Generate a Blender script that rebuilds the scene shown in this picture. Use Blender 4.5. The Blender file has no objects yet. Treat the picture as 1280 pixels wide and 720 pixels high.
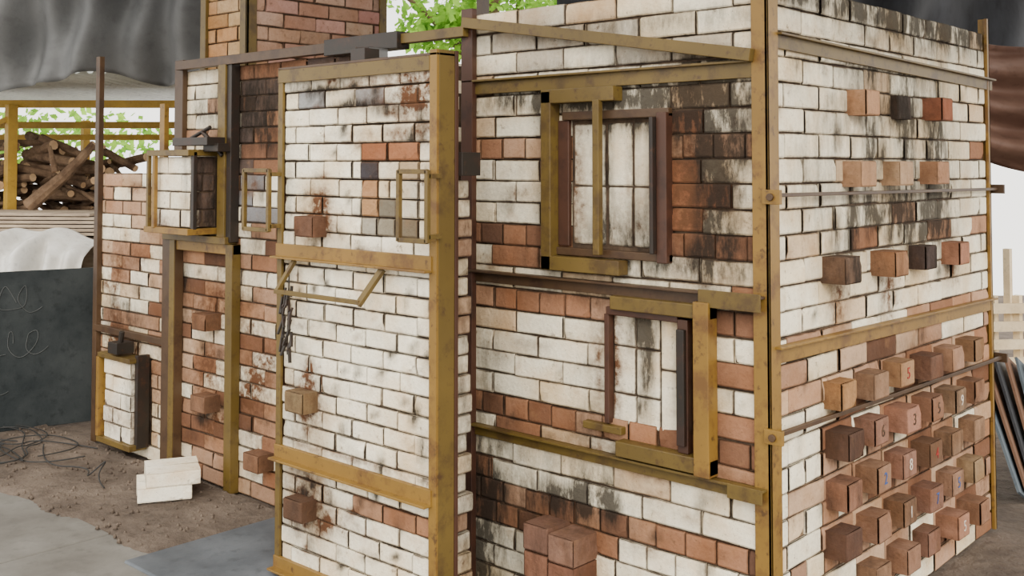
import bpy, math, random
from mathutils import Vector, Matrix
random.seed(7)
D=bpy.data; S=bpy.context.scene
Z=Vector((0,0,1))
# plan frame of the outer yard, rotated against the kiln row (a = across, b = away from the yard entrance)
TH=math.radians(42.6); CP=Vector((1.64,-2.935,0))
def site(a,b,z=0): return CP+Vector((math.cos(TH),math.sin(TH),0))*a+Vector((-math.sin(TH),math.cos(TH),0))*b+Z*z
# ---------------------------------------------------------------- materials
class NT:
    def __init__(s,name):
        s.m=D.materials.new(name); s.m.use_nodes=True; s.t=s.m.node_tree; s.n=s.t.nodes
        s.b=s.n["Principled BSDF"]; s.tc=s.n.new("ShaderNodeTexCoord").outputs["Object"]
    def link(s,a,b): s.t.links.new(a,b)
    def put(s,sock,v):
        if isinstance(v,bpy.types.NodeSocket): s.link(v,sock)
        elif isinstance(v,(tuple,list)) and len(v)==3 and sock.type=='RGBA': sock.default_value=(*v,1)
        else: sock.default_value=v
    def noise(s,scale,detail=6,rough=.6,stretch=None,dist=0):
        n=s.n.new("ShaderNodeTexNoise"); n.inputs["Scale"].default_value=scale
        n.inputs["Detail"].default_value=detail; n.inputs["Roughness"].default_value=rough; n.inputs["Distortion"].default_value=dist
        v=s.tc
        if stretch:
            mp=s.n.new("ShaderNodeMapping"); mp.inputs["Scale"].default_value=stretch; s.link(v,mp.inputs[0]); v=mp.outputs[0]
        s.link(v,n.inputs["Vector"]); return n.outputs["Fac"]
    def math(s,op,a,b=0,clamp=False):
        n=s.n.new("ShaderNodeMath"); n.operation=op; n.use_clamp=clamp; s.put(n.inputs[0],a); s.put(n.inputs[1],b); return n.outputs[0]
    def ramp(s,v,lo,hi,a=0,b=1):
        n=s.n.new("ShaderNodeMapRange"); s.put(n.inputs[0],v)
        for i,x in enumerate((lo,hi,a,b)): n.inputs[i+1].default_value=x
        return n.outputs[0]
    def mix(s,f,a,b,mode='MIX'):
        n=s.n.new("ShaderNodeMix"); n.data_type='RGBA'; n.blend_type=mode; n.clamp_factor=True
        s.put(n.inputs[0],f); s.put(n.inputs[6],a); s.put(n.inputs[7],b); return n.outputs[2]
    def attr(s,name):
        n=s.n.new("ShaderNodeAttribute"); n.attribute_name=name; return n.outputs["Color"]
    def bump(s,h,strength=.4,dist=.01):
        n=s.n.new("ShaderNodeBump"); n.inputs["Strength"].default_value=strength; n.inputs["Distance"].default_value=dist
        s.link(h,n.inputs["Height"]); s.link(n.outputs[0],s.b.inputs["Normal"])
    def done(s,col,rough=.8,metal=0,spec=.3):
        s.put(s.b.inputs["Base Color"],col); s.put(s.b.inputs["Roughness"],rough); s.b.inputs["Metallic"].default_value=metal
        s.b.inputs["Specular IOR Level"].default_value=spec; return s.m
def brick_mat():
    t=NT("kiln_brick"); col=t.attr("Col"); st=t.attr("St")
    sp=t.n.new("ShaderNodeSeparateColor"); t.link(st,sp.inputs[0]); soot_shade,rust,edge=sp.outputs
    n1=t.noise(11,8,.65); n2=t.noise(70,5,.6); n3=t.noise(9,9,.74,(1.6,1.6,.5)); n4=t.noise(150,2,.5); n5=t.noise(24,6,.7); n6=t.noise(4,5,.6); n7=t.noise(9,6,.7)
    v=t.ramp(n2,.25,.75,.86,1.07)
    cc=t.n.new("ShaderNodeCombineColor"); [t.link(v,cc.inputs[i]) for i in range(3)]
    c=t.mix(1,col,cc.outputs[0],'MULTIPLY')
    gr=t.mix(1,col,(.72,.56,.38),'MULTIPLY')
    c=t.mix(t.ramp(n6,.44,.70,0,.75),c,gr)
    c=t.mix(t.ramp(n1,.57,.76,0,.5),c,(.33,.175,.08))
    c=t.mix(t.ramp(n5,.61,.71,0,.75),c,(.10,.055,.03))
    c=t.mix(t.ramp(n4,.67,.73,0,.55),c,(.09,.055,.035))
    e=t.math('MULTIPLY',edge,t.ramp(n7,.36,.60,.15,1.0),True); c=t.mix(e,c,(.045,.024,.014))
    r=t.math('MULTIPLY',rust,t.ramp(n5,.30,.62,.15,1.2),True); c=t.mix(r,c,(.105,.046,.022))
    k=t.math('MULTIPLY',soot_shade,t.ramp(n3,.32,.66,.10,1.6),True); k=t.math('MULTIPLY',k,.93); c=t.mix(k,c,(.017,.013,.010))
    t.bump(t.math('ADD',n2,n5),.5,.006); return t.done(c,.92,0,.15)
def steel_mat(name,base,dark,rust=.5):
    t=NT(name); n=t.noise(7,8,.7); m=t.noise(30,5,.65); g=t.noise(2,4,.6)
    c=t.mix(t.ramp(g,.35,.65),base,tuple(x*.72 for x in base))
    c=t.mix(t.ramp(n,.50,.62,0,rust+.2),c,dark); c=t.mix(t.ramp(m,.58,.69,0,.75),c,(.045,.02,.010))
    t.bump(m,.12,.003); return t.done(c,.48,.0,.4)
BR=brick_mat()
ST=steel_mat("ochre_painted_steel",(.225,.125,.022),(.095,.042,.014),.55)
STO=steel_mat("olive_painted_steel",(.125,.080,.017),(.05,.027,.010),.55)
STD=steel_mat("sooty_rusted_steel",(.070,.038,.018),(.030,.014,.008))
STR=steel_mat("burnt_red_steel",(.060,.024,.014),(.022,.010,.007))
STB=steel_mat("burnt_black_steel",(.018,.013,.010),(.028,.012,.008))
def simple(name,a,b,scale=6,rough=.85,stretch=None,bs=.3,lo=.35,hi=.65,spec=.3,bd=.01):
    t=NT(name); n=t.noise(scale,8,.62,stretch); m=t.noise(scale*7,4,.6,stretch)
    c=t.mix(t.ramp(n,lo,hi),a,b); c=t.mix(t.ramp(m,.55,.72,0,.45),c,tuple(x*.45 for x in a)); t.bump(m,bs,bd); return t.done(c,rough,0,spec)
MORT=simple("sooty_mortar",(.026,.016,.010),(.09,.057,.035),14)
DIRT=simple("dirt",(.065,.048,.037),(.145,.112,.088),2.6,.95,bd=.02,bs=.8)
CONC=simple("worn_concrete",(.185,.177,.160),(.11,.102,.091),2.4,.7,bs=.2)
BLUE=simple("blue_grey_concrete",(.06,.070,.083),(.115,.130,.148),2.6,.5,bs=.2)
BARK=simple("bark",(.07,.04,.024),(.20,.13,.08),8,.95,bs=.7)
WOODE=simple("cut_wood",(.50,.34,.20),(.38,.24,.13),12)
WOOD=simple("weathered_plank",(.42,.34,.25),(.26,.20,.15),5,.9,(1,1,6))
BOARD=simple("slate_board",(.012,.016,.018),(.032,.037,.039),3,.8,spec=.15)
CHALK=simple("chalk",(.075,.08,.082),(.05,.055,.055),8)
WTARP=simple("white_sheet",(.78,.78,.76),(.56,.54,.50),3,.6)
YEL=simple("yellow_painted_steel",(.46,.28,.035),(.32,.19,.03),5,.5)
GTARP=simple("grey_tarpaulin",(.19,.195,.20),(.11,.114,.118),1.5,.6,spec=.3,bs=.5)
KTARP=simple("black_tarpaulin",(.018,.018,.021),(.07,.075,.088),2.2,.5,(1,1,.3),spec=.4)
BTARP=simple("brown_tarpaulin",(.11,.055,.04),(.19,.11,.08),2,.6)
CORR=simple("corrugated_sheet",(.52,.55,.50),(.70,.73,.68),2,.5)
ROOF=simple("roof_sheet",(.10,.10,.10),(.06,.06,.06),3,.6)
CABLE=simple("cable_rubber",(.02,.02,.02),(.03,.03,.03),5,.6)
RED=simple("red_marker",(.28,.03,.02),(.25,.02,.02),5); BLU=simple("blue_marker",(.05,.09,.25),(.04,.08,.22),5); WHI=simple("chalk_marker",(.62,.55,.48),(.5,.42,.35),5)
def leaf_mat():
    t=NT("leaves"); n=t.noise(2.5,4,.6); c=t.mix(t.ramp(n,.35,.65),(.08,.24,.02),(.34,.60,.07))
    tr=t.n.new("ShaderNodeBsdfTranslucent"); t.put(tr.inputs[0],c); mx=t.n.new("ShaderNodeMixShader"); mx.inputs[0].default_value=.6
    out=t.n["Material Output"]; t.done(c,.6); t.link(t.b.outputs[0],mx.inputs[1]); t.link(tr.outputs[0],mx.inputs[2]); t.link(mx.outputs[0],out.inputs[0]); return t.m
LEAF=leaf_mat()
# ---------------------------------------------------------------- object helpers
def empty(name):
    e=D.objects.new(name,None); S.collection.objects.link(e); e.empty_display_size=.2; return e
class MB:
    def __init__(s): s.v=[];s.f=[];s.c=[];s.s=[];s.mi=[]
    def vert(s,p,c=(1,1,1),st=(0,0,0)):
        s.v.append(tuple(p)); s.c.append((*c,1)); s.s.append((*st,1)); return len(s.v)-1
    def face(s,idx,m=0): s.f.append(idx); s.mi.append(m)
    def obj(s,name,mats,parent=None,bevel=0,smooth=False):
        me=D.meshes.new(name); me.from_pydata(s.v,[],s.f)
        if not isinstance(mats,(list,tuple)): mats=[mats]
        for m in mats: me.materials.append(m)
        me.polygons.foreach_set("material_index",s.mi)
        for nm,arr in (("Col",s.c),("St",s.s)):
            a=me.attributes.new(nm,'FLOAT_COLOR','POINT'); a.data.foreach_set("color",[x for q in arr for x in q])
        if smooth: me.polygons.foreach_set("use_smooth",[True]*len(me.polygons))
        me.update(); o=D.objects.new(name,me); S.collection.objects.link(o)
        if parent: o.parent=parent
        if bevel:
            b=o.modifiers.new("bevel",'BEVEL'); b.width=bevel; b.segments=2; b.limit_method='ANGLE'
        return o
    def box(s,a,b,m=0,c=(1,1,1)):
        x0,x1=sorted((a[0],b[0]));y0,y1=sorted((a[1],b[1]));z0,z1=sorted((a[2],b[2]))
        i=[s.vert(p,c) for p in ((x0,y0,z0),(x1,y0,z0),(x1,y1,z0),(x0,y1,z0),(x0,y0,z1),(x1,y0,z1),(x1,y1,z1),(x0,y1,z1))]
        for q in ((0,3,2,1),(4,5,6,7),(0,1,5,4),(1,2,6,5),(2,3,7,6),(3,0,4,7)): s.face([i[k] for k in q],m)
    def bar(s,p0,p1,w,h,up=Z,m=0):
        p0=Vector(p0);p1=Vector(p1);d=(p1-p0).normalized(); up=Vector(up)
        sd=d.cross(up)
        if sd.length<1e-4: sd=d.cross(Vector((0,1,0)))
        sd.normalize(); uu=sd.cross(d).normalized(); i=[]
        for p in (p0,p1):
            for a,b in ((-1,-1),(1,-1),(1,1),(-1,1)): i.append(s.vert(p+sd*a*w/2+uu*b*h/2))
        for q in ((3,2,1,0),(4,5,6,7),(0,1,5,4),(1,2,6,5),(2,3,7,6),(3,0,4,7)): s.face([i[k] for k in q],m)
    def cyl(s,p0,p1,r0,r1,n=10,m=0,mcap=None,wob=0):
        p0=Vector(p0);p1=Vector(p1);d=(p1-p0).normalized(); a=d.orthogonal().normalized(); b=d.cross(a)
        R=[]
        segs=4 if wob else 1
        for k in range(segs+1):
            f=k/segs; p=p0.lerp(p1,f)+(a*random.uniform(-wob,wob)+b*random.uniform(-wob,wob) if wob and 0<k<segs else Vector()); r=r0+(r1-r0)*f
            R.append([s.vert(p+(a*math.cos(t)+b*math.sin(t))*r) for t in [2*math.pi*j/n for j in range(n)]])
        for k in range(segs):
            for j in range(n): s.face([R[k][j],R[k][(j+1)%n],R[k+1][(j+1)%n],R[k+1][j]],m)
        mc=m if mcap is None else mcap
        s.face(R[0][::-1],mc); s.face(R[-1],mc)
class Frame:
    def __init__(s,O,U,N): s.O=Vector(O);s.U=Vector(U);s.N=Vector(N)
    def p(s,u,z,d): return s.O+s.U*u+Z*z+s.N*d
def stf(spots):
    def f(u,z):
        a=b=0
        for (k,cu,cz,ru,rz,w) in spots:
            g=w*math.exp(-(((u-cu)/ru)**2+((z-cz)/rz)**2))
            if k=='s': a+=g
            else: b+=g
        return min(a,1.3),min(b,1.5)
    return f
NOST=lambda u,z:(0,0)
def brick(mb,F,u0,u1,z0,z1,d,depth,col,sf=NOST,ed=1.0,fullside=False):
    e=.006; nu=max(1,round((u1-u0)/.04)); nz=max(1,round((z1-z0)/.03))
    if u1-u0<.02 or z1-z0<.02: return
    us=[u0]+[u0+e+(u1-u0-2*e)*i/nu for i in range(nu+1)]+[u1]
    zs=[z0]+[z0+e+(z1-z0-2*e)*i/nz for i in range(nz+1)]+[z1]
    tilt=random.uniform(-.0015,.0015); chip=random.random()<.25; cc=random.randrange(4)
    idx=[]
    NU=len(us)-1;NZ=len(zs)-1
    for j,z in enumerate(zs):
        row=[]
        for i,u in enumerate(us):
            bd=(i in(0,NU))+(j in(0,NZ)); dd=d+tilt*(i-NU/2)-.003*bd
            if chip and ((cc==0 and i<=1 and j<=1) or (cc==1 and i>=NU-1 and j<=1) or (cc==2 and i<=1 and j>=NZ-1) or (cc==3 and i>=NU-1 and j>=NZ-1)): dd-=.007
            so,ru=sf(u,z); row.append(mb.vert(F.p(u,z,dd),col,(so,ru,ed if bd else 0.0)))
        idx.append(row)
    flip=F.U.cross(Z).dot(F.N)<0
    for j in range(NZ):
        for i in range(NU):
            q=[idx[j][i],idx[j][i+1],idx[j+1][i+1],idx[j+1][i]]
            mb.face(q[::-1] if flip else q)
    so,ru=sf((u0+u1)/2,(z0+z1)/2)
    cs=[(u0,z0),(u1,z0),(u1,z1),(u0,z1)]
    es=.35 if fullside else .8
    A=[mb.vert(F.p(u,z,d-.0065),col,(so*.7,ru,es)) for u,z in cs]
    B=[mb.vert(F.p(u,z,d-depth),col,(so,ru+.2,es+.3)) for u,z in cs]
    for k in range(4):
        q=[A[k],B[k],B[(k+1)%4],A[(k+1)%4]]; mb.face(q[::-1] if flip else q)
jit=lambda c,a=.08:tuple(max(0,x*(1+random.uniform(-a,a))) for x in c)
def white():
    r=random.random()
    if r<.78: c=(.91,.83,.65)
    elif r<.92: c=(.84,.72,.51)
    else: c=(.66,.50,.33)
    k=random.uniform(.90,1.06); return tuple(x*k for x in c)
def brown():
    r=random.random()
    c=(.29,.142,.080) if r<.4 else (.20,.097,.057) if r<.65 else (.38,.21,.125) if r<.9 else (.12,.062,.040)
    k=random.uniform(.85,1.15); return tuple(x*k for x in c)
def pink():
    k=random.uniform(.85,1.1); return tuple(x*k for x in random.choice([(.44,.27,.175),(.38,.225,.145),(.54,.37,.245)]))
def wall(mb,F,u0,u1,z0,z1,pitch,blen,colf,sf,holes=(),gap=.005,joff=0,hdr=()):
    n=int(round((z1-z0)/pitch))
    for r in range(n):
        za=z0+r*pitch; zb=za+pitch-gap; zc=(za+zb)/2
        L=blen/2 if r in hdr else blen
        off=(0 if r%2 else L/2)+joff+random.uniform(-.012,.012)
        u=u0-off
        while u<u1-.001:
            a=max(u,u0); b=min(u+L,u1); u+=L
            col=colf((a+b)/2,zc,r)
            parts=[(a,b-gap)]
            for (h0,h1,g0,g1) in holes:
                if g0<zc<g1:
                    np=[]
                    for (p,q) in parts:
                        if q<=h0 or p>=h1: np.append((p,q)); continue
                        if p<h0: np.append((p,h0-gap))
                        if q>h1: np.append((h1,q))
                    parts=np
            for (p,q) in parts:
                w=random.uniform(-.002,.002); x=random.uniform(-.0015,.0015)
                brick(mb,F,p+x,q+x,za+w,zb+w,random.uniform(-.004,.003),.05,col,sf)
# =============================================================== RIGHT KILN
kiln=empty("brick_kiln")
FF=Frame((0,0,0),(-1,0,0),(0,-1,0)); FR=Frame((0,0,0),(0,1,0),(1,0,0)); FL=Frame((-1.30,0,0),(0,1,0),(-1,0,0))
KT=2.16; KL=1.925
mb=MB(); mb.box((-1.288,.012,0),(-.012,KL-.01,KT-.01)); mb.obj("kiln_core",MORT,kiln)
bf={3,4,8,13,16,20}
def cf(u,z,r):
    if z>1.9: return (.56,.50,.40) if random.random()<.5 else white()
    if r==3 and u<.62: return white()
    if r in bf: return brown() if random.random()<.85 else pink()
    if u<.375 and u>.2 and 1.25<z<1.72: return random.choice([(.25,.10,.05),(.29,.12,.06)])
    if u<.25 and r in (7,11,9) and random.random()<.7: return brown()
    return brown() if random.random()<.04 else white()
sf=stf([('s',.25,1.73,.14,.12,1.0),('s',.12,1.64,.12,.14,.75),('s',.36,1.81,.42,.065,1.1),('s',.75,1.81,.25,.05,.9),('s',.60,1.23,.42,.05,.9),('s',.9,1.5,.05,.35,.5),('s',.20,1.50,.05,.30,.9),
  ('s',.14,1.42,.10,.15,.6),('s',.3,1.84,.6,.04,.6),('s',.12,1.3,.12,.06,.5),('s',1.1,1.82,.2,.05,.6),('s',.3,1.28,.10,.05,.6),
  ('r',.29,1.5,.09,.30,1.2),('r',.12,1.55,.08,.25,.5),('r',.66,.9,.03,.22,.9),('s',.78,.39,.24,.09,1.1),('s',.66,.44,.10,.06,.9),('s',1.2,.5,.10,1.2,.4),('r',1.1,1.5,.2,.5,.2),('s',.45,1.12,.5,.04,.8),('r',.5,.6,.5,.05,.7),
  ('s',.5,2.05,.8,.05,.6),('s',.6,1.93,.7,.03,.5),('s',1.25,.15,.2,.4,.9),('r',.2,.9,.06,.3,.4),('s',.24,.95,.03,.2,.5),('r',.9,.3,.3,.1,.6),('s',.1,1.9,.3,.04,.6),('s',.7,.66,.08,.1,.6),('s',.9,.53,.5,.03,.4)]  # soot, plus painted shade down the left edge beside the open door
  +[('s',random.uniform(.05,1.2),random.uniform(.1,1.8),random.uniform(.01,.03),random.uniform(.012,.04),.7) for _ in range(35)]
  +[('r',random.uniform(.05,1.2),random.uniform(.1,1.8),random.uniform(.03,.08),random.uniform(.01,.03),.5) for _ in range(25)])
holesF=[(.36,.775,1.28,1.76),(.27,.60,.68,1.10)]
mb=MB(); wall(mb,FF,.01,1.30,0,KT,.08,.23,cf,sf,holesF,hdr=bf)
psf=stf([('s',.57,1.30,.25,.10,.9),('s',.39,1.5,.04,.3,1.2),('s',.62,1.5,.018,.25,1.0),('r',.75,1.5,.03,.3,1.0),('s',.5,1.73,.3,.05,.8),('s',.51,1.6,.016,.16,.8),('r',.5,1.38,.15,.12,.5),('s',.44,1.45,.03,.12,.4)])
for (a,b) in ((.40,.505),(.51,.615),(.625,.765)):
    brick(mb,FF,a,b,1.30,1.50,-.006,.05,(.86,.78,.61),psf); brick(mb,FF,a,b,1.505,1.72,-.006,.05,(.86,.78,.61),psf)
psf2=stf([('s',.46,.88,.03,.15,1.2),('s',.47,1.0,.06,.05,1.1),('r',.58,.9,.03,.3,1.2),('s',.47,1.05,.08,.03,.8),('s',.48,.76,.02,.04,.9),('s',.33,.9,.015,.3,.7)])
for (a,b) in ((.32,.395),(.40,.495),(.50,.59)):
    for (z0,z1) in ((.70,.80),(.805,.96),(.965,1.07)) if a>.35 else ((.70,.90),(.905,1.07)): brick(mb,FF,a,b,z0,z1,-.004,.05,(.88,.80,.63),psf2)
mb.obj("front_bricks",BR,kiln)
def cr(u,z,r):
    q=random.random()
    if z>1.0:
        if r==20 or r==16: return brown() if q<(.35 if u>.35 else .05) else white()
        if u>.5 and q<.06: return pink()
        return white()
    if u>.36 : return brown() if q<.30 else pink() if q<.85 else white()
    return white() if q<.62 else pink()
sr=stf([('s',.98,1.60,.56,.25,.42),('s',.98,1.79,.22,.09,.8),('s',.50,1.27,.14,.12,.7),('s',.85,1.40,.42,.08,.55),('s',1.25,1.32,.30,.08,.6),('s',.6,1.8,.16,.12,.4),('s',.30,1.56,.16,.18,.4),
  ('s',1.4,1.5,.25,.3,.35),('s',1.35,1.70,.10,.20,.7),('s',.74,1.6,.05,.30,.7),('s',1.08,1.5,.05,.30,.75),('s',1.42,1.45,.05,.25,.7),('s',.60,1.40,.04,.12,.8),('s',.92,1.40,.04,.12,.8),('s',1.28,1.40,.04,.12,.8),
  ('r',.48,1.13,.07,.12,1.0),('r',.88,1.13,.07,.11,1.1),('r',1.5,1.18,.08,.1,.8),
  ('s',1.0,2.13,1.8,.05,1.4),('s',1.3,2.06,.8,.05,.7),('r',1.0,2.02,.8,.03,.5),('s',.8,1.92,.7,.045,.6),
  ('r',1.0,.5,.55,.4,.35),('r',.35,.1,.3,.15,.4),('r',1.8,.2,.2,.3,.4),('s',1.1,.9,.6,.03,.4)]+[('s',.42+.234*i+.05,.77-.165*j,.06,.035,.8) for i in range(6) for j in range(5)]  # dark spots just below and to one side of each lower plug
  +[('s',random.uniform(.05,1.9),random.uniform(.1,2.0),random.uniform(.01,.03),random.uniform(.015,.05),.7) for _ in range(40)]
  +[('r',random.uniform(.05,1.9),random.uniform(.1,2.0),random.uniform(.03,.08),random.uniform(.015,.04),.4) for _ in range(30)])
wall(mbr:=MB(),FR,.01,KL,0,KT,.08,.23,cr,sr,hdr={1,3,5,7}); mbr.obj("side_bricks",BR,kiln)
wall(mbl:=MB(),FL,.01,KL,0,KT,.08,.23,lambda u,z,r:white() if random.random()<.7 else brown(),NOST); mbl.obj("back_side_bricks",BR,kiln)
mb=MB(); pc=[]
for j in range(5):
    for i in range(6):
        if (j==4 and i==0): continue
        u=.418+.234*i+random.uniform(-.008,.008); z=.822-.163*j+random.uniform(-.006,.006); pr=random.uniform(.065,.09)
        col=random.choice([(.36,.20,.125),(.31,.175,.11),(.26,.15,.105),(.19,.11,.08),(.41,.25,.155)]) if not(i==0 and j in(1,3)) else (.12,.065,.048)
        if i==0 and j==0: col=(.50,.26,.11)
        sfp=(lambda s:(lambda u,z:(s,.2)))(random.choice([.05,.2,.35,.5,.25]))
        brick(mb,FR,u-.056,u+.056,z-.044,z+.044,pr,pr+.02,jit(col),sfp,.8,True); pc.append((i,j,u,z,pr))
for (u,z,c,so,pr) in ((.62,1.792,(.46,.26,.15),.1,.07),(.98,1.79,(.10,.08,.07),.9,.03),(1.29,1.794,(.36,.14,.085),.3,.075),(.58,1.546,(.46,.28,.17),.25,.07),(.90,1.546,(.52,.37,.25),.25,.07),(1.25,1.546,(.46,.26,.16),.25,.07),
   (.42,1.23,(.18,.12,.09),.7,.085),(.80,1.226,(.36,.19,.105),.35,.09),(1.12,1.227,(.08,.06,.06),.7,.07),(1.45,1.223,(.40,.19,.12),.25,.075)):
    brick(mb,FR,u-.056,u+.056,z-.044,z+.044,pr,pr+.02,c,(lambda s:(lambda u,z:(s,.1)))(so),.8,True)
mb.obj("side_port_plugs",BR,kiln)
for (i,j,t,m) in ((2,0,"5",RED),(1,2,"2",BLU),(1,1,"6",STD),(3,3,"7",BLU),(2,1,"3",STD),(4,3,"5",BLU),(2,3,"1",WHI),(4,1,"9",WHI),(4,4,"5",WHI),(3,2,"4",RED),(2,2,"8",WHI),(3,1,"5",STD)):
    q=[p for p in pc if p[0]==i and p[1]==j][0]
    cu=D.curves.new("port_mark",'FONT'); cu.body=t; cu.size=.058; cu.align_x='CENTER'; cu.align_y='CENTER'; cu.extrude=.0006; cu.materials.append(m)
    o=D.objects.new("port_mark",cu); S.collection.objects.link(o); o.location=(q[4]+.0015,q[2],q[3]); o.rotation_euler=(math.pi/2,0,math.pi/2); o.parent=kiln
mb=MB(); fs=lambda u,z:(.4,.3)
for (a,b,z0,z1,c,d) in ((.785,.895,.235,.325,(.24,.13,.095),.12),(.665,.775,.225,.315,(.33,.19,.14),.13),(.785,.895,.14,.23,(.32,.15,.095),.12),(.665,.775,.13,.22,(.26,.12,.08),.13),(.785,.895,.045,.135,(.3,.15,.1),.12),(.665,.775,.035,.125,(.34,.17,.1),.13)):
    brick(mb,FF,a,b,z0,z1,d,d+.02,c,fs,.8,True)
mb.obj("front_port_plugs",BR,kiln)
mb=MB()
mb.box((-.042,-.014,0),(.014,-.004,2.9)); mb.box((.004,-.014,0),(.014,.055,2.9))
mb.box((-.0,KL-.005,0),(.014,KL+.02,2.22)); mb.box((-.03,KL+.01,0),(.014,KL+.02,2.22))
def railF(x0,x1,z,h=.042,m=0,p=.04):
    mb.box((x0,-.012,z-h/2),(x1,-.004,z+h/2),m); mb.box((x0,-p,z+h/2-.008),(x1,-.006,z+h/2),m)
railF(-1.30,-.04,1.875,.055,m=2,p=.03); railF(-1.30,-.0,1.155,.045,m=1); railF(-1.30,-.0,.575,.045,m=2)
mb.box((-.22,-.046,1.13),(-.0,-.04,1.185),2); mb.box((-.12,-.046,.555),(-.0,-.04,.60),2)
def railR(y0,y1,za,zb,h,m=0,p=.03):
    for (x0,x1,lo,hi) in ((.004,.012,-h/2,h/2),(.006,p,h/2-.008,h/2)):
        i=[mb.vert(q) for q in ((x0,y0,za+lo),(x1,y0,za+lo),(x1,y1,zb+lo),(x0,y1,zb+lo),(x0,y0,za+hi),(x1,y0,za+hi),(x1,y1,zb+hi),(x0,y1,zb+hi))]
        for q in ((0,3,2,1),(4,5,6,7),(0,1,5,4),(1,2,6,5),(2,3,7,6),(3,0,4,7)): mb.face([i[k] for k in q],m)
railR(.05,KL+.06,1.965,1.93,.05,2); railR(.02,KL+.02,.995,.97,.055,0,.035)
mb.bar((.03,.0,1.485),(.03,KL+.08,1.47),.012,.012,m=1); mb.bar((.035,.0,.765),(.035,KL+.08,.735),.014,.014,m=1)
for z,z2 in ((1.48,1.47),(.76,.735)):
    mb.box((.0,-.03,z-.022),(.06,-.014,z+.022),0); mb.cyl((.03,-.04,z),(.03,-.03,z),.012,.012,8,1)
    mb.box((.0,KL+.04,z2-.02),(.06,KL+.055,z2+.02),1)
mb.obj("steel_frame",[ST,STD,STO],kiln,.0015)
mb=MB()
mb.box((-1.30,-.03,0),(-1.24,-.004,2.18)); mb.obj("door_side_post",STR,kiln,.002)
mb=MB(); mb.bar((-1.27,-.045,2.125),(-.03,-.03,1.915),.03,.04); mb.obj("diagonal_strut",STO,kiln,.002)
def fb(mb,u0,u1,z0,z1,d0,d1,m=0): mb.box((-u0,-d0,z0),(-u1,-d1,z1),m)
mb=MB()
fb(mb,.825,.870,1.205,1.84,.0,.055); fb(mb,.545,.870,1.795,1.845,.0,.055); fb(mb,.525,.870,1.205,1.255,.0,.055)
fb(mb,.60,.628,1.27,1.80,.04,.065)
fb(mb,.345,.385,1.255,1.75,-.005,.035,1); fb(mb,.345,.80,1.735,1.765,-.005,.02,3); fb(mb,.345,.83,1.258,1.285,-.005,.02,3); fb(mb,.775,.825,1.29,1.735,-.005,.012,1)
fb(mb,.385,.40,1.285,1.735,.0,.055,2)
mb.obj("upper_spy_door_frame",[STO,STR,STB,STD],kiln,.003)
mb=MB()
fb(mb,.178,.235,.60,1.145,.0,.055,3); fb(mb,.178,.57,1.09,1.135,.0,.045); fb(mb,.178,.545,.605,.655,.0,.05); fb(mb,.535,.70,.67,.695,.0,.03)
fb(mb,.27,.31,.655,1.08,-.005,.03,1); fb(mb,.275,.305,.68,1.05,.03,.045,2); fb(mb,.31,.60,1.068,1.095,-.005,.028,1); fb(mb,.59,.61,.70,1.07,-.005,.025,1)
mb.obj("lower_spy_door_frame",[STO,STR,STB,ST],kiln,.003)
# =============================================================== LEFT KILN
k2=empty("brick_kiln.001")
HT=2.06; LX=4.29
mb=MB(); mb.box((-LX+.01,.012,0),(-3.41,1.9,1.52)); mb.box((-3.41,.012,0),(-2.0,1.9,HT-.01)); mb.box((-3.36,.112,HT-.02),(-2.962,.97,3.2)); mb.obj("kiln_core",MORT,k2)
def cl(u,z,r):
    q=random.random(); 
    if u>3.41:
        if r in(2,5,9,12,15): return pink() if q<.8 else white()
        return white() if q<.60 else pink() if q<.9 else brown()
    if u>2.87:
        if z>1.2: return white() if q<.75 else pink()
        if z<1.0: return brown() if q<.58 else white() if q<.8 else pink()
        return white() if q<.7 else brown()
    if z>1.55: return random.choice([brown(),(.10,.07,.06),brown()]) 
    if 1.3<z<1.5: return random.choice([white(),white(),(.22,.22,.23)])
    return brown() if q<.42 else white() if q<.85 else pink()
sl=stf([('s',2.72,1.85,.3,.22,1.2),('s',3.05,1.45,.12,.30,1.0),('r',3.1,.9,.25,.12,.9),('r',3.1,.5,.2,.2,.7),('r',3.9,.4,.6,.4,.5),('s',3.95,.72,.3,.08,.7),('s',3.2,1.85,.2,.08,.6),('r',4.1,.6,.1,.3,.8),('r',3.5,1.2,.1,1,.5),('r',2.7,.5,.2,.6,.6),('s',2.7,1.2,.1,.1,.6),('r',4.0,1.1,.4,.2,.4),('s',3.35,1.1,.05,.5,.5)]
  +[('r',random.uniform(2.6,4.2),random.uniform(.1,1.5),random.uniform(.03,.12),random.uniform(.02,.08),.6) for _ in range(40)]
  +[('s',random.uniform(2.6,4.2),random.uniform(.1,1.9),random.uniform(.02,.06),random.uniform(.02,.05),.8) for _ in range(30)])
wall(mb:=MB(),FF,3.41,LX,0,1.53,.0765,.21,cl,sl,[(3.69,4.05,.10,.56)]); wall(mb,FF,2.02,3.41,0,HT,.0765,.21,cl,sl)
FC=Frame((0,.10,0),(-1,0,0),(0,-1,0)); FS=Frame((-2.95,0,0),(0,1,0),(1,0,0))
wall(mb,FC,2.95,3.37,HT,3.2,.075,.2,lambda u,z,r:jit(random.choice([(.48,.30,.14),(.40,.24,.11),(.54,.37,.20)])),stf([('r',3.2,2.3,.3,.4,.3)]))
wall(mb,FS,.11,.98,HT,3.2,.075,.2,lambda u,z,r:jit(random.choice([(.42,.26,.19),(.48,.32,.25),(.36,.21,.155)])),stf([('r',.5,2.2,.5,.3,.3)]))
wall(mb,Frame((-LX,0,0),(0,1,0),(-1,0,0)),.01,1.9,0,1.53,.0765,.23,cl,NOST)
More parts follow.
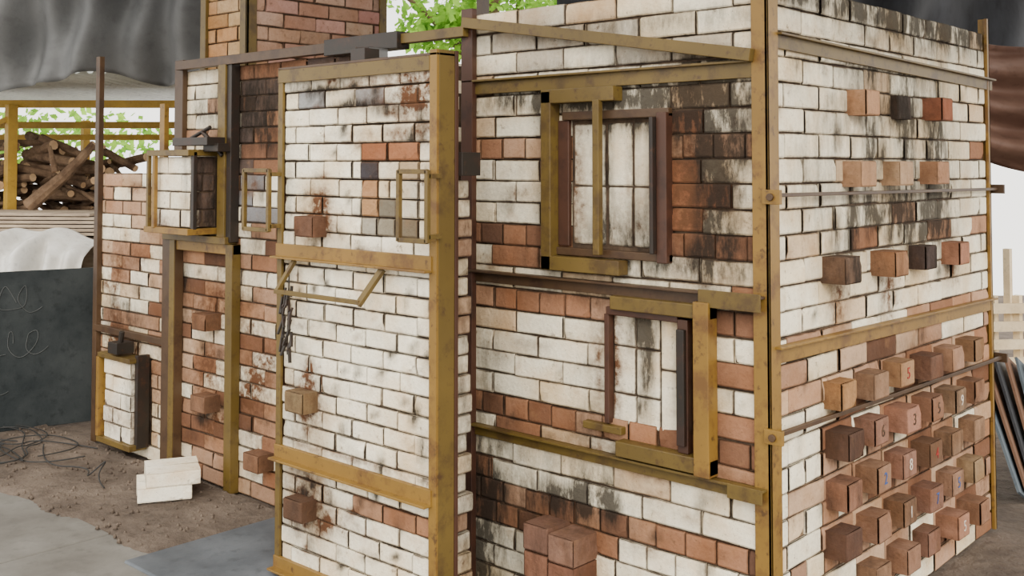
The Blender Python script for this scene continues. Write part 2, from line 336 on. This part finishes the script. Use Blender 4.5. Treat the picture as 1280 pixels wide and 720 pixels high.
wall(mb,Frame((-2.0,0,0),(0,1,0),(1,0,0)),.01,1.9,0,HT,.0765,.23,lambda u,z,r:white(),NOST)
ps=lambda u,z:(.35,.3)
for (u,z) in ((3.08,.80),(3.08,.40),(2.62,.2)): brick(mb,FF,u-.06,u+.06,z-.04,z+.04,.09,.11,(.26,.14,.085),ps,.8,True)
def clb(u,z,r): return (.90,.83,.68)
F1=Frame((0,-.17,0),(-1,0,0),(0,-1,0)); wall(mb,F1,3.03,3.37,1.27,1.62,.0875,.2,clb,stf([('s',3.07,1.4,.04,.3,.5),('r',3.33,1.28,.2,.04,.8)]))
F1s=Frame((-3.03,0,0),(0,1,0),(1,0,0)); wall(mb,F1s,-.165,-.03,1.27,1.62,.0875,.14,lambda u,z,r:(.12,.09,.08),lambda u,z:(.8,.3))
F2=Frame((0,-.10,0),(-1,0,0),(0,-1,0)); wall(mb,F2,3.72,4.02,.09,.52,.086,.2,clb,stf([('r',3.93,.2,.2,.1,.6),('s',3.74,.4,.03,.2,.7)]))
mb.obj("brickwork",BR,k2)
mb=MB(); mb.box((-3.365,-.16,1.272),(-3.035,0.005,1.615)); mb.box((-4.015,-.09,.095),(-3.725,.005,.515)); mb.obj("stoke_door_cores",MORT,k2)
mb=MB()
mb.box((-LX-.015,-.03,0),(-LX+.03,.0,2.2),1)
mb.box((-LX,-.035,.63),(-3.52,-.004,.665),1); 
mb.box((-3.50,-.05,0),(-3.37,-.002,1.24),1); mb.box((-3.42,-.055,0),(-3.37,-.05,1.24),3)
mb.box((-2.905,-.05,0),(-2.845,-.002,1.19),3); mb.box((-3.37,-.045,1.14),(-2.845,-.002,1.19),0)
mb.box((-2.97,-.06,1.2),(-2.905,-.002,2.07),3); mb.box((-2.905,-.05,1.2),(-2.865,-.002,2.07),2)
mb.box((-3.47,-.07,1.19),(-2.88,-.002,1.225),3); mb.box((-3.43,-.03,1.62),(-3.35,-.002,2.12),1); mb.box((-3.58,-.03,1.5),(-3.53,-.002,1.9),0)
mb.box((-3.37,.08,HT),(-3.32,.10,3.2),3); mb.box((-3.0,.08,HT),(-2.938,.095,3.2),3); mb.box((-2.95,.08,HT),(-2.938,.14,3.2),3); mb.box((-2.95,.95,HT),(-2.938,1.0,3.2),3)
mb.box((-3.37,-.06,2.065),(-2.10,-.02,2.11),1); mb.box((-2.10,-.08,2.05),(-1.62,-.01,2.12),2); mb.box((-1.62,-.06,2.07),(-1.26,-.02,2.11),3)
mb.box((-3.40,-.20,1.62),(-3.0,-.03,1.65),3); mb.box((-3.42,-.20,1.235),(-3.0,-.03,1.265),0); mb.box((-3.335,-.205,1.26),(-3.31,-.185,1.62),0); mb.box((-3.40,-.2,1.26),(-3.38,-.18,1.62),3)
mb.box((-3.22,-.16,1.67),(-2.90,-.06,1.71),2); mb.box((-3.0,-.12,1.64),(-2.87,-.04,1.68),2); mb.box((-3.025,-.17,1.26),(-3.0,-.15,1.64),2)
mb.box((-3.03,-.03,1.24),(-2.96,.0,1.60),2)  # black slab paints in a dark, sooty hole beside the upper block
mb.cyl((-2.92,-.06,1.62),(-3.04,-.1,1.74),.012,.012,8,2); mb.cyl((-3.17,-.1,1.7),(-2.97,-.1,1.76),.01,.01,8,2)
mb.box((-4.06,-.12,.06),(-3.69,-.02,.09),3); mb.box((-4.06,-.12,.52),(-3.70,-.02,.545),3); mb.box((-4.06,-.125,.09),(-4.035,-.02,.52),0)
mb.box((-3.715,-.08,.07),(-3.685,-.01,.56),2); mb.box((-3.90,-.14,.56),(-3.80,-.04,.62),2); mb.cyl((-3.85,-.1,.56),(-3.82,-.1,.68),.015,.015,8,2)  # first box paints the dark recess in solid black, not a frame part
mb.obj("steel_frame",[ST,STD,STB,STO],k2,.002)
# =============================================================== BIG DOOR
dr=empty("kiln_door"); X0=-.95; Y0=-.49; W=.90
FD=Frame((X0,Y0+.012,0),(-1,0,0),(0,-1,0))
def cd(u,z,r):
    q=random.random()
    if .36<z<.43 and u<.38 : return brown() if q<.7 else white()
    if q<.012: return (.30,.30,.30)
    k=random.uniform(.92,1.05)
    return tuple(x*k for x in ((.92,.85,.68) if q<.85 else (.85,.74,.54)))
sd=stf([('r',.66,1.36,.10,.07,1.4),('r',.64,1.45,.05,.05,1.1),('r',.72,.69,.10,.10,1.4),('r',.70,.80,.03,.05,1.0),('s',.73,.30,.11,.12,.9),('r',.72,.32,.14,.14,1.3),('r',.4,.52,.5,.02,.7),('r',.45,.3,.15,.06,.5),
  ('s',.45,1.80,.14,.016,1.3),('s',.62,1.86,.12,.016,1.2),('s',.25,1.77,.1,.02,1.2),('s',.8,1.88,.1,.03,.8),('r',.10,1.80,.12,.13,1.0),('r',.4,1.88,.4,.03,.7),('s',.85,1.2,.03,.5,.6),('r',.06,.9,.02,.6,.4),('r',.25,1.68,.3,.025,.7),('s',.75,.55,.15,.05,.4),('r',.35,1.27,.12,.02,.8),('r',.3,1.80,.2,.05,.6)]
  +[('s',random.uniform(.05,.85),random.uniform(.1,1.9),random.uniform(.006,.018),random.uniform(.012,.04),1.2) for _ in range(85)]
  +[('r',random.uniform(.1,.8),random.uniform(.1,1.9),random.uniform(.01,.04),random.uniform(.008,.02),.8) for _ in range(25)])
mb=MB(); wall(mb,FD,.035,.875,.07,1.92,.0662,.17,cd,sd,[(.105,.41,1.327,1.658)],gap=.0045)
zz=.07+19*.0662
for r_,row in enumerate(([(.105,.22,(.20,.17,.12)),(.225,.315,(.26,.23,.17)),(.32,.405,(.38,.35,.28))],[(.105,.21,(.82,.76,.60)),(.215,.31,(.18,.16,.12)),(.315,.405,(.44,.25,.12))],
     [(.105,.25,(.84,.78,.62)),(.255,.31,(.80,.66,.44)),(.315,.405,(.44,.24,.12))],[(.105,.20,(.5,.4,.27)),(.205,.31,(.84,.78,.62)),(.315,.41,(.045,.045,.055))],[(.105,.26,(.36,.16,.085)),(.265,.41,(.33,.14,.075))])):
    for (a,b,c) in row: brick(mb,FD,a,b-.003,zz+r_*.0662,zz+r_*.0662+.0612,.003,.05,c,lambda u,z:(.05,.15),.9)
for (u,z,c) in ((.66,1.348,(.17,.09,.06)),(.71,.695,(.24,.17,.09)),(.71,.30,(.11,.065,.045))): brick(mb,FD,u-.055,u+.055,z-.038,z+.038,.07,.09,c,ps,.8,True)
FE=Frame((X0-.02,Y0,0),(0,1,0),(1,0,0))
for k in range(22):
    z=.06+k*.0668; d=random.uniform(-.015,.012)
    brick(mb,FE,.10,.19+random.uniform(-.018,.012),z,z+.060,d,.06,white() if random.random()<.8 else pink(),lambda u,z:(.5,.4),1.0,True)  # tint also paints the shade on the door's edge into the bricks
mb.obj("door_bricks",BR,dr)
mb=MB(); mb.box((X0-.88,Y0+.03,.05),(X0-.03,Y0+.09,1.93)); mb.box((X0-.86,Y0+.09,.06),(X0-.06,Y0+.175,1.52)); mb.obj("door_core",MORT,dr)
mb=MB()
mb.box((X0-.035,Y0,.03),(X0,Y0+.012,1.965),0); mb.box((X0-.008,Y0+.012,.03),(X0,Y0+.085,1.965),4); mb.box((X0-.04,Y0+.085,.03),(X0+.004,Y0+.10,1.965),2)
mb.box((X0-W,Y0,.03),(X0-W+.03,Y0+.012,1.95),4); mb.box((X0-W,Y0+.012,.03),(X0-W+.008,Y0+.10,1.95),2)
mb.box((X0-W,Y0-.002,1.895),(X0-.035,Y0+.01,1.945),4); mb.box((X0-W,Y0,1.945),(X0,Y0+.10,1.955),1)
for z,h in ((1.245,.055),(.475,.055),(.055,.05)):
    mb.box((X0-W,Y0-.006,z-h/2),(X0-.02,Y0+.01,z+h/2),0); mb.box((X0-W,Y0-.035,z-h/2),(X0-.02,Y0-.004,z-h/2+.008),0)
for (a,b) in ((-.01,.13),(.885,1.05)):
    x1=X0-a;x2=X0-b;y=Y0-.05
    mb.bar((x1,y,1.32),(x1,y,1.56),.016,.016,Vector((0,1,0)),4); mb.bar((x2,y,1.32),(x2,y,1.56),.016,.016,Vector((0,1,0)),4)
    mb.bar((x1,y,1.555),(x2,y,1.555),.016,.016,m=4); mb.bar((x1,y,1.325),(x2,y,1.325),.016,.016,m=4)
    mb.bar((x1,y,1.34),(x1,Y0+.01,1.34),.016,.016,m=4); mb.bar((x1,y,1.54),(x1,Y0+.01,1.54),.016,.016,m=4)
mb.bar((X0-.77,Y0-.01,1.215),(X0-.80,Y0-.07,1.10),.016,.016,Vector((0,1,0)),4); mb.bar((X0-.26,Y0-.01,1.215),(X0-.32,Y0-.07,1.09),.022,.018,Vector((0,1,0)),4); mb.bar((X0-.81,Y0-.07,1.10),(X0-.31,Y0-.07,1.10),.014,.016,m=4)
mb.box((X0-.03,Y0+.10,1.54),(X0+.02,Y0+.19,1.62),3)
mb.bar((X0-.45,Y0+.05,1.985),(X0-.75,-.09,2.03),.05,.05,m=3); mb.box((X0-.48,Y0+.02,1.95),(X0-.40,Y0+.09,2.0),3)
for x in (X0-.12,X0-.78): mb.cyl((x-.02,Y0+.06,.03),(x+.02,Y0+.06,.03),.03,.03,12,3)
mb.obj("door_frame",[ST,STD,STR,STB,STO],dr,.0015)
mb=MB()
for k in range(26):
    x=X0-.80+random.uniform(-.02,.05); z=1.12-k*.009; l=random.uniform(.03,.07)
    mb.bar((x,Y0-.03,z),(x+random.uniform(-.025,.025),Y0-.04,z-l),.006,random.uniform(.006,.013),Vector((0,1,0)))
mb.bar((X0-.79,Y0-.02,1.2),(X0-.785,Y0-.03,.86),.004,.004,Vector((0,1,0)))
mb.obj("dried_sprig",STB,dr)
# =============================================================== GROUND
mb=MB(); N=60
a0=-16;a1=12;b0=-8;b1=13
idx=[]
for j in range(N+1):
    r=[]
    for i in range(N+1):
        p=site(a0+(a1-a0)*i/N,b0+(b1-b0)*j/N,-.012+random.uniform(-.006,.006)); r.append(mb.vert(p))
    idx.append(r)
for j in range(N):
    for i in range(N): mb.face([idx[j][i],idx[j][i+1],idx[j+1][i+1],idx[j+1][i]])
mb.obj("ground",DIRT,None,smooth=True)
mb=MB(); n=110
gi=[]
for j in range(31):
    r=[]
    for i in range(n+1):
        x=-4.9+2.55*i/n; y=(-.70+.04*math.sin(x*4)+.03*math.sin(x*11+2))*(1-j/30)-.06
        e=min(1,j/3)*min(1,(n-i)/3)*min(1,i/3)
        h=-.008+e*(.016+.006*math.sin(x*5.1+1)*math.sin(y*7.3)+random.uniform(0,.009))
        r.append(mb.vert((x,y,h)))
    gi.append(r)
for j in range(30):
    for i in range(n): mb.face([gi[j][i],gi[j][i+1],gi[j+1][i+1],gi[j+1][i]])
for k in range(420):
    x=random.uniform(-4.85,-2.5); y=-random.random()**1.3*.68-.07; r=random.uniform(.004,.013); mb.cyl((x,y,.008),(x+r*.3,y,.012+r),r,r*.5,5)
mb.obj("dirt_bed",DIRT,None,smooth=True)
fl=empty("floor")
mb=MB()
y=-.69
for row in range(5):
    y1=y-.9; x=-7.5-(.45 if row%2 else 0)
    while x<3:
        w=.95; mb.box((x+.005,y-.005,-.04),(x+w-.005,y1+.005,random.uniform(.0,.005))); x+=w
    y=y1
mb.obj("paving_slabs",CONC,fl,.006)
mb=MB(); mb.box((-2.395,-.82,-.04),(-1.32,-.056,.012)); mb.box((-1.32,-.82,-.04),(.25,-.045,.01)); mb.obj("concrete_apron",BLUE,fl,.008)
fb2=empty("firebrick_stack")
mb=MB()
def lbrick(c,rot,dim=(.24,.115,.065)):
    u=Vector((math.cos(rot),math.sin(rot),0)); n=Vector((math.sin(rot),-math.cos(rot),0))
    F=Frame(Vector(c)-u*dim[0]/2+n*dim[1]/2,u,n); brick(mb,F,0,dim[0],0,dim[2],0,dim[1],(.90,.84,.70),NOST,.25,True)
    q=[Vector(c)+u*a*dim[0]/2+n*b*dim[1]/2+Z*dim[2] for a,b in((-1,1),(1,1),(1,-1),(-1,-1))]
    mb.face([mb.vert(p+Z*.0005,(.90,.84,.70)) for p in q])
rr=math.radians(62)
lbrick((-2.97,-.32,.022),rr); lbrick((-3.09,-.26,.022),rr); lbrick((-2.95,-.29,.088),rr+.04); lbrick((-3.07,-.23,.088),rr+.04)
mb.obj("firebricks",BR,fb2)
def curve(name,pts,r,mat,parent=None):
    cu=D.curves.new(name,'CURVE'); cu.dimensions='3D'; cu.bevel_depth=r; cu.bevel_resolution=2
    sp=cu.splines.new('NURBS'); sp.points.add(len(pts)-1); sp.order_u=3; sp.use_endpoint_u=True
    for p,q in zip(sp.points,pts): p.co=(*q,1)
    cu.materials.append(mat); o=D.objects.new(name,cu); S.collection.objects.link(o)
    if parent: o.parent=parent
    return o
cb=empty("electric_cable")
for k in range(3):
    cx,cy=-4.5+random.uniform(-.15,.15),-.42; pts=[]
    for t in range(14):
        a=t*.85+k; r=.16+.14*math.sin(t*1.3+k*2); pts.append((cx+r*math.cos(a)*2.2,min(-.1,cy+r*math.sin(a)*1.2),.026+.008*(t%2)))
    curve("cable_coil",pts,.0035,CABLE,cb)
curve("cable_tail",[(-4.3,-.3,.03),(-3.9,-.5,.03),(-3.65,-.34,.04),(-3.5,-.45,.03),(-3.42,-.36,.14),(-3.5,-.40,.03),(-3.3,-.45,.03)],.0035,CABLE,cb)
# =============================================================== LEFT BACKGROUND
def sheet(name,nu,nv,fn,mat,parent=None,thick=.004):
    mb=MB(); g=[[mb.vert(fn(i/nu,j/nv)) for i in range(nu+1)] for j in range(nv+1)]
    for j in range(nv):
        for i in range(nu): mb.face([g[j][i],g[j][i+1],g[j+1][i+1],g[j+1][i]])
    o=mb.obj(name,mat,parent,smooth=True); s=o.modifiers.new("thick",'SOLIDIFY'); s.thickness=thick; return o
bb=empty("black_board")
p0=site(-3.65,5.95); p1=site(-2.45,6.72); dd=(p1-p0).normalized(); nn=Vector((dd.y,-dd.x,0))
mb=MB(); 
q=[p0,p1,p1-nn*.02,p0-nn*.02]; lean=-nn*.10
i=[mb.vert(p) for p in q]+[mb.vert(p+Z*.93+lean) for p in q]
for f in ((3,2,1,0),(4,5,6,7),(0,1,5,4),(1,2,6,5),(2,3,7,6),(3,0,4,7)): mb.face([i[k] for k in f])
mb.obj("board",BOARD,bb,.003)
for k in range(12):
    c=random.uniform(.2,1.0); h=random.uniform(.25,.75); pts=[]
    for t in range(14):
        a=t*.9; u=c+.015*t+.07*math.cos(a)*random.uniform(.4,1.3)-.1; z=h+.09*math.sin(a)*random.uniform(.4,1.3)
        pts.append(tuple(p0+dd*u+Z*z+lean*(z/.93)+nn*.0055))
    curve("chalk_scribble",pts,.0022,CHALK,bb)
sh=empty("sheeted_stack")
def cov(u,v):
    a=-4.9+1.95*u; zt=1.06+.05*math.sin(u*9+1)+.02*math.sin(u*31)
    w=min(1,v/.35); x=max(0,(v-.35)/.65)
    b=7.75-.45*w-.22*x - .09*w*math.sin(u*46+4*math.sin(u*9)+x*2)-.10*w*math.sin(u*19+x*3)-.04*math.sin(u*90+9*v)*w
    z=zt-.10*w*w-(.93)*x+.05*w*math.sin(u*46+1)*(1-x)
    return site(a,b,max(0.0,z))
sheet("white_cover",160,44,cov,WTARP,sh)
mb=MB()
for k in range(6): mb.bar(site(-4.9,7.95+.03*k,1.08+.028*k),site(-2.9+random.uniform(-.2,.1),8.05,1.07+.028*k),.55,.02)
mb.bar(site(-4.8,8.1,.52),site(-3.0,8.1,.52),.5,1.04)
mb.obj("plank_layer",WOOD,sh)
mb=MB()
mb.bar(site(-5.3,8.9,.58),site(-3.1,8.9,.58),.9,1.16,m=0)
for k in range(150):
    u=random.random(); a=-5.2+1.95*u; hmax=1.32+.42*math.sin(min(1,u*1.15)*math.pi*.75)+.05
    z=random.uniform(1.18,hmax); b=8.55+random.uniform(0,.6); ang=random.uniform(-.7,.7) ; L=random.uniform(.25,.6); r=random.uniform(.018,.05)
    d=Vector((math.cos(ang),0,math.sin(ang)*.6)); p=site(a,b,z); ax=(site(1,0)-site(0,0))*d.x*L/2+Z*d.z*L/2+(site(0,1)-site(0,0))*random.uniform(-.25,.05)
    mb.cyl(p-ax,p+ax,r,r*.85,9,0,1,.008)
p=site(-3.75,8.3,1.25); mb.cyl(p,site(-3.25,8.3,1.74),.06,.03,9,0,1,.02); mb.cyl(site(-3.55,8.3,1.52),site(-3.6,8.3,1.72),.03,.015,8,0,1)
mb.obj("log_pile",[BARK,WOODE])
os_=empty("open_shed")
mb=MB()
for (a,b) in ((-3.97,8.45),(-6.0,8.45),(-1.6,8.6),(-4.6,11.5)): mb.bar(site(a,b,0),site(a,b,2.05),.075,.075,Vector((0,1,0)))
mb.bar(site(-7,8.45,2.06),site(-1.4,8.6,2.06),.06,.06); mb.bar(site(-7,9.6,1.93),site(-1.4,9.6,1.93),.05,.06); mb.bar(site(-7,11.2,1.86),site(-1.4,11.2,1.86),.05,.06)
mb.bar(site(-3.97,8.45,1.95),site(-4.35,8.3,1.75),.04,.04)
mb.obj("shed_frame",YEL,os_,.003)
sheet("corrugated_roof",240,2,lambda u,v:site(-7+5.7*u,7.8+3.6*v,2.26-.04*v+.02*math.sin(u*2*math.pi*58)),CORR,os_)
def tg(u,v):
    a=-5.2+3.6*u; z=3.5-1.36*v-.05*v*math.sin(u*15+1)+.02*math.sin(u*40)
    b=7.3-.5*(1-v)+ .12*math.sin(u*34+2.2*v*math.sin(u*5)+v*2.4)*(.4+v*.6)+.06*math.sin(u*75+v*7)+.05*math.sin(v*13+u*18)
    return site(a,b,z)
sheet("tarpaulin",220,40,tg,GTARP)
# =============================================================== RIGHT BACKGROUND
def tk(u,v):
    a=.3+4.4*u; low=2.42 if u<.55 else 2.42-1.0*((u-.55)/.45)**1.3*1.3
    z=3.6+(low-3.6)*v; b=7.0+.12*math.sin(u*40+v*3)*v+.08*math.sin(u*17)
    return site(a,b,z)
sheet("tarpaulin.001",160,24,tk,KTARP)
def tb(u,v):
    a=2.95+2.6*u; z=2.35-.25*u-( .72+.10*math.sin(u*7))*v; b=6.7+.08*math.sin(v*20+u*6)+.05*math.sin(u*30)
    return site(a,b,z)
sheet("tarpaulin.002",60,30,tb,BTARP)
rf=empty("roof")
sheet("roof_sheeting",200,2,lambda u,v:Vector((-5+7.2*u,-.9+4.9*v,3.35+.015*math.sin(u*2*math.pi*50))),ROOF,rf)
mb=MB()
for y in (-.8,1.5,3.9): mb.bar((-5,y,3.28),(2.2,y,3.28),.06,.08)
for x,y in ((-5,3.9),(2.1,3.9)): mb.bar((x,y,0),(x,y,3.3),.08,.08,Vector((0,1,0)))
mb.obj("roof_purlins",STD,rf)
pl=empty("wooden_pallet"); mb=MB()
for k in range(5): mb.bar(site(2.95,6.6,.25+.11*k),site(4.2,6.75,.25+.11*k),.02,.06)
for a in (3.0,3.16,3.32,3.6,4.1): mb.bar(site(a,6.68+(a-2.95)*.12,0),site(a,6.68+(a-2.95)*.12,.76),.04,.06,Vector((0,1,0)))
mb.bar(site(3.1,6.7,.6),site(3.1,6.7,1.05),.04,.05,Vector((0,1,0)))
mb.obj("pallet_boards",simple("pale_pallet_wood",(.75,.62,.42),(.60,.47,.30),5),pl)
ls=empty("leaning_panels"); mb=MB()
for k in range(8):
    a=2.42+.05*k; mb.bar(site(a,5.05+.03*k,0),site(a-.03+.01*k,5.5,.60-.015*k),.35,.012,Vector((1,0,0)),[0,2,1,2,0,1,2,0][k])
mb.obj("panels",[simple("blue_grey_panel",(.13,.155,.18),(.07,.09,.11),4),KTARP,simple("brown_panel",(.20,.11,.07),(.13,.07,.045),4)],ls)
def foliage(name,cs,n=2600,size=.10):
    tr=empty(name); mb=MB()
    for _ in range(n):
        c,r=random.choice(cs); v=Vector((random.gauss(0,1),random.gauss(0,1),random.gauss(0,1))).normalized()*random.random()**.4
        p=c+Vector((v.x*r[0],v.y*r[0],v.z*r[1])); d=Vector((random.gauss(0,1),random.gauss(0,1),random.gauss(0,1)-.4)).normalized(); s=d.orthogonal().normalized(); L=size*random.uniform(.7,1.5)
        mb.face([mb.vert(p),mb.vert(p+d*L*.5+s*L*.28),mb.vert(p+d*L),mb.vert(p+d*L*.5-s*L*.28)])
    mb.obj("leaves",LEAF,tr)
    mb=MB(); c=cs[0][0]; mb.cyl((c.x,c.y,-.03),(c.x,c.y,c.z),.14,.06,10,0,None,.05)
    for (q,r) in cs[1:]: mb.cyl((c.x,c.y,c.z*.7),q,.05,.02,8,0,None,.04)
    mb.obj("trunk",BARK,tr)
foliage("tree",[(site(-.2,11.8,3.6),(1.1,.7)),(site(.1,11.8,3.5),(.8,.6)),(site(-.7,12,3.1),(.6,.3)),(site(-1.6,12,3.9),(.9,.6))],3600)
foliage("tree",[(site(-7.5,12.6,2.2),(1.3,.9)),(site(-5.3,12.6,1.9),(1.3,.35))],1200)
# =============================================================== LIGHT / CAMERA
w=D.worlds.new("sky"); S.world=w; w.use_nodes=True; bg=w.node_tree.nodes["Background"]; bg.inputs[0].default_value=(1,.965,.90,1); bg.inputs[1].default_value=3.0
su=D.lights.new("sun",'SUN'); su.energy=3.0; su.angle=math.radians(35); su.color=(1,.93,.80)
so=D.objects.new("sun",su); S.collection.objects.link(so); so.rotation_euler=Vector((-.90,.68,-.60)).to_track_quat('-Z','Y').to_euler()
ca=D.cameras.new("camera"); co=D.objects.new("camera",ca); S.collection.objects.link(co); S.camera=co
pitch=math.radians(2.2); f=1333
ca.sensor_width=36; ca.lens=f/1280*36; co.location=(1.64,-2.935,1.58); co.rotation_euler=(math.pi/2+pitch,0,TH)
ca.shift_y=-(360-(205-f*math.tan(pitch)))/1280; ca.clip_start=.05
